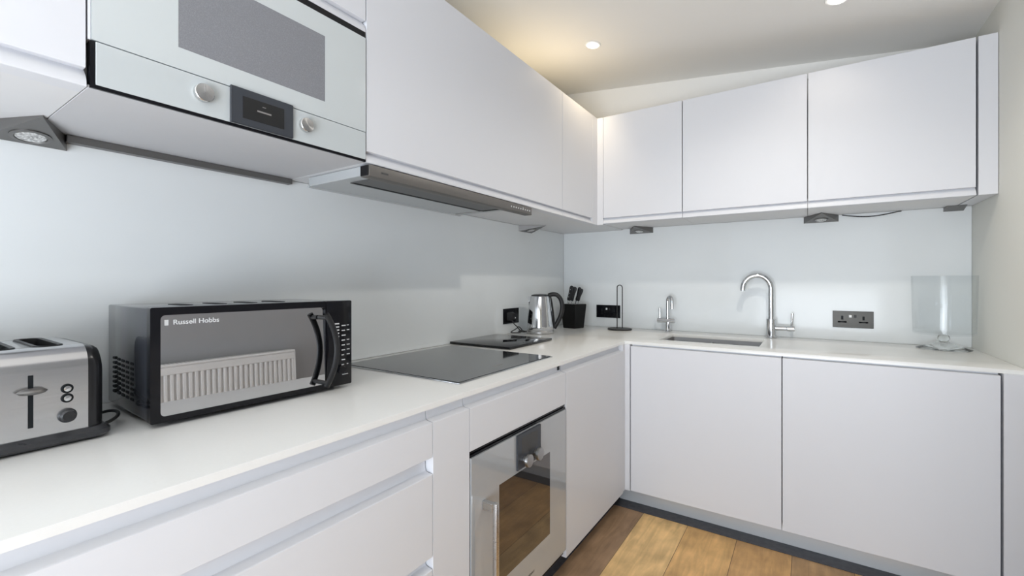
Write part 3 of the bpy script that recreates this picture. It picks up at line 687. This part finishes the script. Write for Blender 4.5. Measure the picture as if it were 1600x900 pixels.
# power cord loop behind its right end
bm = BM(); pts = []
for k in range(31):
    a = -PI*.55+k/30*PI*1.25
    pts.append((.235+.055*math.cos(a+1.2), -2.652+.028*math.sin(a+.9)+.006, H+.012+.010*math.sin(k/30*PI)))
tube(bm, pts, .0034, 8); obj('power_cord', bm, M['rubber'], t)

# ================================================================ KETTLE
KX, KY = .150, -.600
t = thing('kettle', 'polished steel jug kettle with black handle standing on its base', 'kettle', (KX, KY, H))
bm = BM(); lathe(bm, [(0, .0005), (.082, .0005), (.085, .004), (.085, .014), (.080, .020), (0, .020)], (KX, KY, H), 48); obj('power_base', bm, M['steel'], t)
bm = BM(); lathe(bm, [(0, .0205), (.080, .0205), (.083, .028), (.082, .045), (.0775, .10), (.070, .16), (.0635, .205), (.060, .222), (.056, .226), (0, .226)], (KX, KY, H), 64); jug = obj('jug', bm, M['chrome'], t)
bm = BM(); lathe(bm, [(0, .2265), (.0555, .2265), (.054, .232), (.035, .238), (0, .239)], (KX, KY, H), 48); obj('lid', bm, M['end_cap'], t)
ha = Vector((.8334, .5527, 0))   # handle points this way
sd = Vector((-ha.y, ha.x, 0))
hp = [(.050, .228), (.075, .236), (.100, .232), (.121, .212), (.132, .180), (.133, .145), (.124, .105), (.108, .070), (.092, .045), (.084, .030)]
def smooth_path(pts, n=6):
    out = []
    for i in range(len(pts)-1):
        p0 = pts[max(0, i-1)]; p1 = pts[i]; p2 = pts[i+1]; p3 = pts[min(len(pts)-1, i+2)]
        for k in range(n):
            u = k/n
            out.append(tuple(.5*((2*p1[j])+(-p0[j]+p2[j])*u+(2*p0[j]-5*p1[j]+4*p2[j]-p3[j])*u*u+(-p0[j]+3*p1[j]-3*p2[j]+p3[j])*u**3) for j in range(len(p1))))
    out.append(tuple(pts[-1])); return out
hp = smooth_path(hp, 4); bm = BM(); rings = []
for i, (r, z) in enumerate(hp):
    P = Vector((KX, KY, H)) + ha*r + Vector((0, 0, z)); a = hp[max(0, i-1)]; b = hp[min(len(hp)-1, i+1)]
    tt = (ha*(b[0]-a[0]) + Vector((0, 0, b[1]-a[1]))).normalized(); n2 = tt.cross(sd).normalized()
    rings.append([P + sd*math.cos(q*PI/7)*.014 + n2*math.sin(q*PI/7)*.0135 for q in range(14)])
loft(bm, rings)
# inner spine against the jug
rings = []
for z, r in ((.226, .056), (.18, .066), (.13, .0725), (.08, .078), (.035, .081)):
    P = Vector((KX, KY, H)) + ha*r + Vector((0, 0, z)); rings.append([P + sd*a + ha*b for a, b in ((-.016, -.006), (.016, -.006), (.013, .009), (-.013, .009))])
loft(bm, rings); obj('handle', bm, M['satin_black'], t)
# spout
bm = BM(); rings = []
for z, o1, w in ((.226, .078, .012), (.205, .0735, .020), (.180, .069, .018), (.155, .0695, .004)):
    P = Vector((KX, KY, H+z)); rings.append([P - ha*(.050) + sd*w*1.2, P - ha*o1 + sd*w*.3, P - ha*o1 - sd*w*.3, P - ha*.050 - sd*w*1.2])
loft(bm, rings); obj('spout', bm, M['chrome'], t)

# sockets and plugs
def socket_plate(name, label, f, s0, s1, z0, z1, m, plugged=False, sw=True):
    t = thing(name, label, 'socket', tuple(f(.009, (z0+z1)/2+H, (s0+s1)/2)))
    bm = BM(); prism(bm, [(.0085, z0+H), (.0125, z0+H), (.0135, z0+H+.001), (.0135, z1+H-.001), (.0125, z1+H), (.0085, z1+H)], f, s0, s1); pl = obj('plate', bm, m, t)
    w = s1-s0; cz = (z0+z1)/2+H-.004
    for q in (.24, .76):
        c = s0+w*q
        bm = BM()
        if not plugged:
            for (a, b, c0, c1) in ((-.0045, .0045, .002, .022), (-.0185, -.0085, -.014, -.006), (.0085, .0185, -.014, -.006), (-.019, .019, -.013, -.006)):
                prism(bm, [(.0136, cz+c0), (.0141, cz+c0), (.0141, cz+c1), (.0136, cz+c1)], f, c+a, c+b)
            obj('socket_holes', bm, M['gasket'], pl)
    if sw:
        for q, mm in ((.44, M['white_plastic']), (.56, M['satin_black'])):
            c = s0+w*q; bm = BM(); prism(bm, [(.0136, cz+.014), (.017, cz+.015), (.0165, cz+.026), (.0136, cz+.028)], f, c-.0055, c+.0055); obj('switch', bm, mm, pl)
    return t
socket_plate('wall_socket', 'dark bronze double socket with a white switch beside the trifle bowl', fB, 1.620, 1.792, .069, .157, M['bronze'])
socket_plate('wall_socket', 'black double socket on the back wall behind the paper towel holder', fB, .268, .440, .064, .151, M['black'], sw=True)
t = socket_plate('wall_socket', 'black double socket on the left wall with a plug and looped cords', fL, -.795, -.630, .061, .152, M['black'], plugged=True)
t = thing('power_plug', 'black plug in the left wall socket with cord looping down to the kettle', 'plug', (.014, -.735, H+.10))
bm = BM(); loft(bm, [[Vector((.0136, -.735+a, H+.105+b)) for a, b in rrect(-.026, .026, -.026, .026, .008)], [Vector((.044, -.735+a, H+.105+b)) for a, b in rrect(-.019, .019, -.021, .021, .008)], [Vector((.048, -.735+a, H+.105+b)) for a, b in rrect(-.015, .015, -.017, .017, .007)]]); obj('plug_body', bm, M['satin_black'], t)
bm = BM(); lathe(bm, [(0, 0), (.0045, 0), (.004, .0015), (0, .002)], (.0478, -.722, H+.097), 16, 'x'); obj('fuse_mark', bm, M['white_plastic'], t)
def cord(pts, r=.0032, par=None):
    bm = BM(); tube(bm, smooth_path(pts, 8), r, 8); return obj('cord', bm, M['rubber'], par)
cord([(.032, -.735, H+.084), (.045, -.730, H+.060), (.058, -.715, H+.040), (.060, -.740, H+.030), (.062, -.785, H+.020), (.075, -.800, H+.0165), (.105, -.775, H+.0162), (.095, -.735, H+.018), (.060, -.715, H+.038)], par=t)
cord([(.058, -.712, H+.042), (.062, -.700, H+.040), (.068, -.680, H+.022), (.072, -.700, H+.0165), (.083, -.715, H+.0165), (.110, -.730, H+.0165), (.112, -.710, H+.0165), (.108, -.695, H+.0165)], par=t)
cord([(.085, -.705, H+.0165), (.070, -.72, H+.0165), (.070, -.68, H+.017), (.10, -.700, H+.017), (.118, -.712, H+.0165), (.112, -.700, H+.0165), (.106, -.696, H+.0165)], r=.003, par=t)

# ================================================================ KNIFE BLOCK
KA = math.radians(-12)
t = thing('knife_block', 'black tapered knife block in the corner beside the kettle', 'knife block', (.180, -.200, H), KA)
bm = BM()
def kb(h, wx, wy, oy=0): return [Vector((a, b+oy, h)) for a, b in rrect(-wx, wx, -wy, wy, .006)]
loft(bm, [kb(.0005, .050, .050), kb(.002, .051, .051), kb(.158, .066, .060), kb(.162, .065, .059)])
obj('block', bm, M['block'], t, local=True)
bm = BM()
for i in range(5): prism(bm, [(-.048+i*.022-.002, -.045), (-.048+i*.022+.002, -.045), (-.048+i*.022+.002, .045), (-.048+i*.022-.002, .045)], lambda a, b, s: Vector((a, b, s)), .1621, .1626)
obj('slot_insert', bm, M['steel'], t, local=True)
XFk = XF[t.name]
def knife(lx, ly, tilt, ln, label, silver=False, w=.0125):
    base = XFk @ Vector((lx, ly, .1605)); k = thing('kitchen_knife', label, 'knife', tuple(base), KA, group='knives in the block')
    d = Vector((math.sin(tilt), 0, math.cos(tilt))); sx = Vector((d.z, 0, -d.x)); sy = Vector((0, 1, 0))
    bm = BM(); loft(bm, [[d*h + sx*a*.8 + sy*b*.0018 for a, b in ((-.010, -1), (.010, -1), (.010, 1), (-.010, 1))] for h in (-.006+.0085, .028)]); obj('bolster', bm, M['chrome'], k, local=True)
    bm = BM(); R = []
    for q, ww in ((0, .75), (.08, 1), (.35, .85), (.6, .95), (.85, 1.12), (.96, .9), (1, .45)):
        R.append([d*(.026+ln*q) + sx*(a*w*ww) + sy*(b*.0085*min(1, ww)) for a, b in [(math.cos(g), math.sin(g)) for g in [2*PI*j/14 for j in range(14)]]])
    loft(bm, R); hd = obj('handle', bm, M['satin_black'], k, local=True)
    if silver:
        bm = BM()
        for q in (.25, .5, .75): lathe(bm, [(0, -.0095), (.003, -.0095), (.003, .0095), (0, .0095)], d*(.026+ln*q), 12, 'y')
        obj('rivet', bm, M['chrome'], hd, local=True)
    return k
knife(-.040, -.012, .30, .104, 'black knife handle with rivets, tallest and leftmost in the block', True, .0155)
knife(-.012, -.018, .34, .098, 'black knife handle, second from the left in the block', False, .0150)
knife(.012, .010, .30, .094, 'black knife handle set further back in the middle of the block', False, .0130)
knife(.036, -.012, .42, .088, 'slim short black knife handle, rightmost in the block', False, .0105)

# ================================================================ PAPER TOWEL HOLDER
PX, PY = .487, -.150
t = thing('paper_towel_holder', 'empty black wire paper towel holder with round base', 'paper towel holder', (PX, PY, H))
bm = BM(); lathe(bm, [(0, .0005), (.074, .0005), (.078, .003), (.078, .007), (.074, .010), (0, .011)], (PX, PY, H), 48); obj('base', bm, M['wire'], t)
bm = BM(); R_ = Vector((.8334, .5527, 0))
pts = [Vector((PX, PY, H+.009)) - R_*.017, Vector((PX, PY, H+.272)) - R_*.017]
for k in range(1, 12): a = PI-PI*k/12; pts.append(Vector((PX, PY, H+.274)) + R_*.017*math.cos(a) + Vector((0, 0, .017*math.sin(a))))
pts += [Vector((PX, PY, H+.272)) + R_*.017, Vector((PX, PY, H+.009)) + R_*.017]
tube(bm, pts, .0032, 10); obj('wire_loop', bm, M['wire'], t)

# ================================================================ TAPS
def tap_cyl(bm, c, r, z0, z1, ax='z', seg=28, e=.0015):
    lathe(bm, [(0, z0), (r-e, z0), (r, z0+e), (r, z1-e), (r-e, z1), (0, z1)], c, seg, ax)
TX, TY = 1.338, -.085
t = thing('mixer_tap', 'tall chrome swan-neck mixer tap with side lever at the sink', 'tap', (TX, TY, H))
bm = BM(); tap_cyl(bm, (TX, TY, H), .028, .0005, .006); tap_cyl(bm, (TX, TY, H), .0245, .006, .105); b = obj('body', bm, M['chrome'], t)
bm = BM(); dv = Vector((-1, -.12, 0)).normalized(); P0 = Vector((TX, TY, H))
rr = .070; zc = .272
pts = [P0 + Vector((0, 0, .10)), P0 + Vector((0, 0, .16)), P0 + Vector((0, 0, .22)), P0 + Vector((0, 0, zc))]
for k in range(1, 22):
    a = PI*.97*k/21; pts.append(P0 + dv*(rr-rr*math.cos(a)) + Vector((0, 0, zc+rr*1.08*math.sin(a))))
pts.append(pts[-1] + Vector((-.001, 0, -.018)))
tube(bm, pts, .0150, 20); obj('spout', bm, M['chrome'], t)
bm = BM(); tap_cyl(bm, (TX+.018, TY, H+.055), .0135, 0, .055, 'x'); tap_cyl(bm, (TX+.073, TY, H+.055), .0145, .002, .038, 'x')
arm = obj('lever_body', bm, M['chrome'], t)
bm = BM(); tube(bm, [(TX+.098, TY, H+.062), (TX+.099, TY-.001, H+.09), (TX+.100, TY-.003, H+.140)], [.0055, .0062, .0066], 14); obj('lever', bm, M['chrome'], arm)
UX, UY = .775, -.075
t = thing('filter_tap', 'short chrome hooked filter tap left of the sink', 'tap', (UX, UY, H))
bm = BM(); tap_cyl(bm, (UX, UY, H), .020, .0005, .005); tap_cyl(bm, (UX, UY, H), .0145, .005, .060); obj('body', bm, M['chrome'], t)
bm = BM(); tap_cyl(bm, (UX, UY, H+.068), .0145, -.066, .042, 'x'); cb_ = obj('crossbar', bm, M['chrome'], t)
bm = BM(); tube(bm, [(UX-.050, UY, H+.074), (UX-.051, UY, H+.10), (UX-.052, UY-.002, H+.145)], [.0050, .0058, .0062], 14); obj('lever', bm, M['chrome'], cb_)
bm = BM(); P0 = Vector((UX, UY, H)); dv = Vector((.72, -.69, 0)); rr = .024
pts = [P0 + Vector((-.002, 0, .078)), P0 + Vector((-.002, 0, .14)), P0 + Vector((-.002, 0, .19))]
for k in range(1, 16): a = PI*k/15; pts.append(P0 + Vector((-.002, 0, .19)) + dv*(rr-rr*math.cos(a)) + Vector((0, 0, rr*1.15*math.sin(a))))
pts.append(pts[-1] + Vector((0, 0, -.045)))
tube(bm, pts, .0108, 16); obj('spout', bm, M['chrome'], t)

# ================================================================ TRIFLE BOWL
GX, GY = 2.032, -.140
t = thing('trifle_bowl', 'large clear glass footed trifle bowl by the right wall', 'bowl', (GX, GY, H))
bm = BM(); lathe(bm, [(.0, .0008), (.094, .0008), (.096, .004), (.080, .010), (.048, .022), (.022, .032), (.014, .040), (.0, .040)], (GX, GY, H), 64); obj('foot', bm, M['glass_solid'], t)
bm = BM(); lathe(bm, [(.0, .0405), (.018, .0405), (.022, .048), (.020, .058), (.016, .066), (.0, .066)], (GX, GY, H), 40); obj('stem', bm, M['glass_solid'], t)
bm = BM(); lathe(bm, [(.0, .0665), (.080, .0675), (.102, .070), (.108, .076), (.1115, .20), (.1135, .338), (.1130, .340), (.1118, .340), (.1112, .338), (.1092, .20), (.1056, .082), (.098, .0765), (.0, .073)], (GX, GY, H), 96); obj('bowl', bm, M['glass'], t)

# ================================================================ RADIATOR on the right wall (seen mirrored in the microwave door)
t = thing('radiator', 'white panel radiator on the right wall, mirrored in the microwave door', 'radiator', (RX-.06, -2.01, .25))
RY0, RY1, RZ0, RZ1 = -2.60, -1.455, .25, .85
bm = BM(); n_ = 40; pitch = (RY1-RY0-.03)/n_; prof = []
xs0 = RX-.088
pr = [(xs0, RY0+.0)]
for k in range(n_):
    y = RY0+.015+k*pitch
    pr += [(xs0, y), (xs0, y+pitch*.42), (xs0+.011, y+pitch*.56), (xs0+.011, y+pitch*.84), (xs0, y+pitch*.98)]
pr += [(xs0, RY1), (xs0+.022, RY1), (xs0+.022, RY0)]
prism(bm, [(a, b) for a, b in pr], lambda a, b, s: Vector((a, b, s)), RZ0+.03, RZ1-.055)
box(bm, xs0, xs0+.022, RY0, RY1, RZ0, RZ0+.03, .003, 1); box(bm, xs0, xs0+.022, RY0, RY1, RZ1-.055, RZ1-.012, .003, 1)
obj('front_panel', bm, M['radiator'], t)
bm = BM(); box(bm, xs0+.025, RX-.02, RY0+.01, RY1-.01, RZ0+.02, RZ1-.03); obj('convector', bm, M['radiator'], t)
bm = BM(); box(bm, xs0-.002, RX-.012, RY0-.004, RY1+.004, RZ1-.012, RZ1, .002, 1); box(bm, xs0-.002, RX-.012, RY1+.0005, RY1+.004, RZ0, RZ1-.012); box(bm, xs0-.002, RX-.012, RY0-.004, RY0-.0005, RZ0, RZ1-.012)
gl_ = obj('grille', bm, M['radiator'], t)
bm = BM()
for k in range(60): y = RY0+.02+k*(RY1-RY0-.04)/59; box(bm, xs0+.012, RX-.028, y-.003, y+.003, RZ1+.0001, RZ1+.0006)
obj('grille_slots', bm, M['mark_grey'], gl_)
for y in (RY0+.2, RY1-.2):
    bm = BM(); box(bm, RX-.0195, RX-.001, y-.02, y+.02, RZ0+.1, RZ1-.1); obj('wall_bracket', bm, M['radiator'], t)

# ================================================================ CEILING DOWNLIGHTS
SL = math.atan(.114)
def downlight(label, x, y, e=6.0, col=(1, .84, .62), aim=0.0):
    z = czx(x)
    t = thing('ceiling_downlight', label, 'light', (x, y, z)); t.rotation_euler = (0, SL if x < 2.4 else 0, 0)
    XF[t.name] = Matrix.Translation((x, y, z)) @ Matrix.Rotation(SL if x < 2.4 else 0, 4, 'Y')
    bm = BM(); lathe(bm, [(.030, .0), (.044, -.0005), (.045, -.003), (.041, -.006), (.033, -.005), (.030, -.002)], (0, 0, 0), 40, closed=True); obj('ring', bm, M['white_plastic'], t, local=True)
    bm = BM(); lathe(bm, [(0, -.0012), (.0305, -.0012), (.029, -.009), (.015, -.014), (0, -.015)], (0, 0, 0), 32); obj('bulb', bm, M['lamp_on'], t, local=True)
    L = bpy.data.lights.new('downlight_beam', 'SPOT'); L.energy = e; L.color = col; L.spot_size = math.radians(140); L.spot_blend = .8; L.shadow_soft_size = .028
    lo = bpy.data.objects.new('downlight_beam', L); COL.objects.link(lo); lo.location = (0, 0, -.03); lo.rotation_euler = (0, aim, 0); lo.parent = t
    return t
downlight('round lit ceiling downlight near the corner, above the kettle', .51, -.640, 18, (1, .80, .52), math.radians(34))
downlight('round lit ceiling downlight at the top edge of the photo, above the sink side', 1.612, -.628, 3.5, (1, .88, .72))
downlight('unseen round ceiling downlight added to light the middle of the aisle', 1.5, -1.15, 36, (1, .955, .87))  # added lamp out of view, evens the light along the aisle
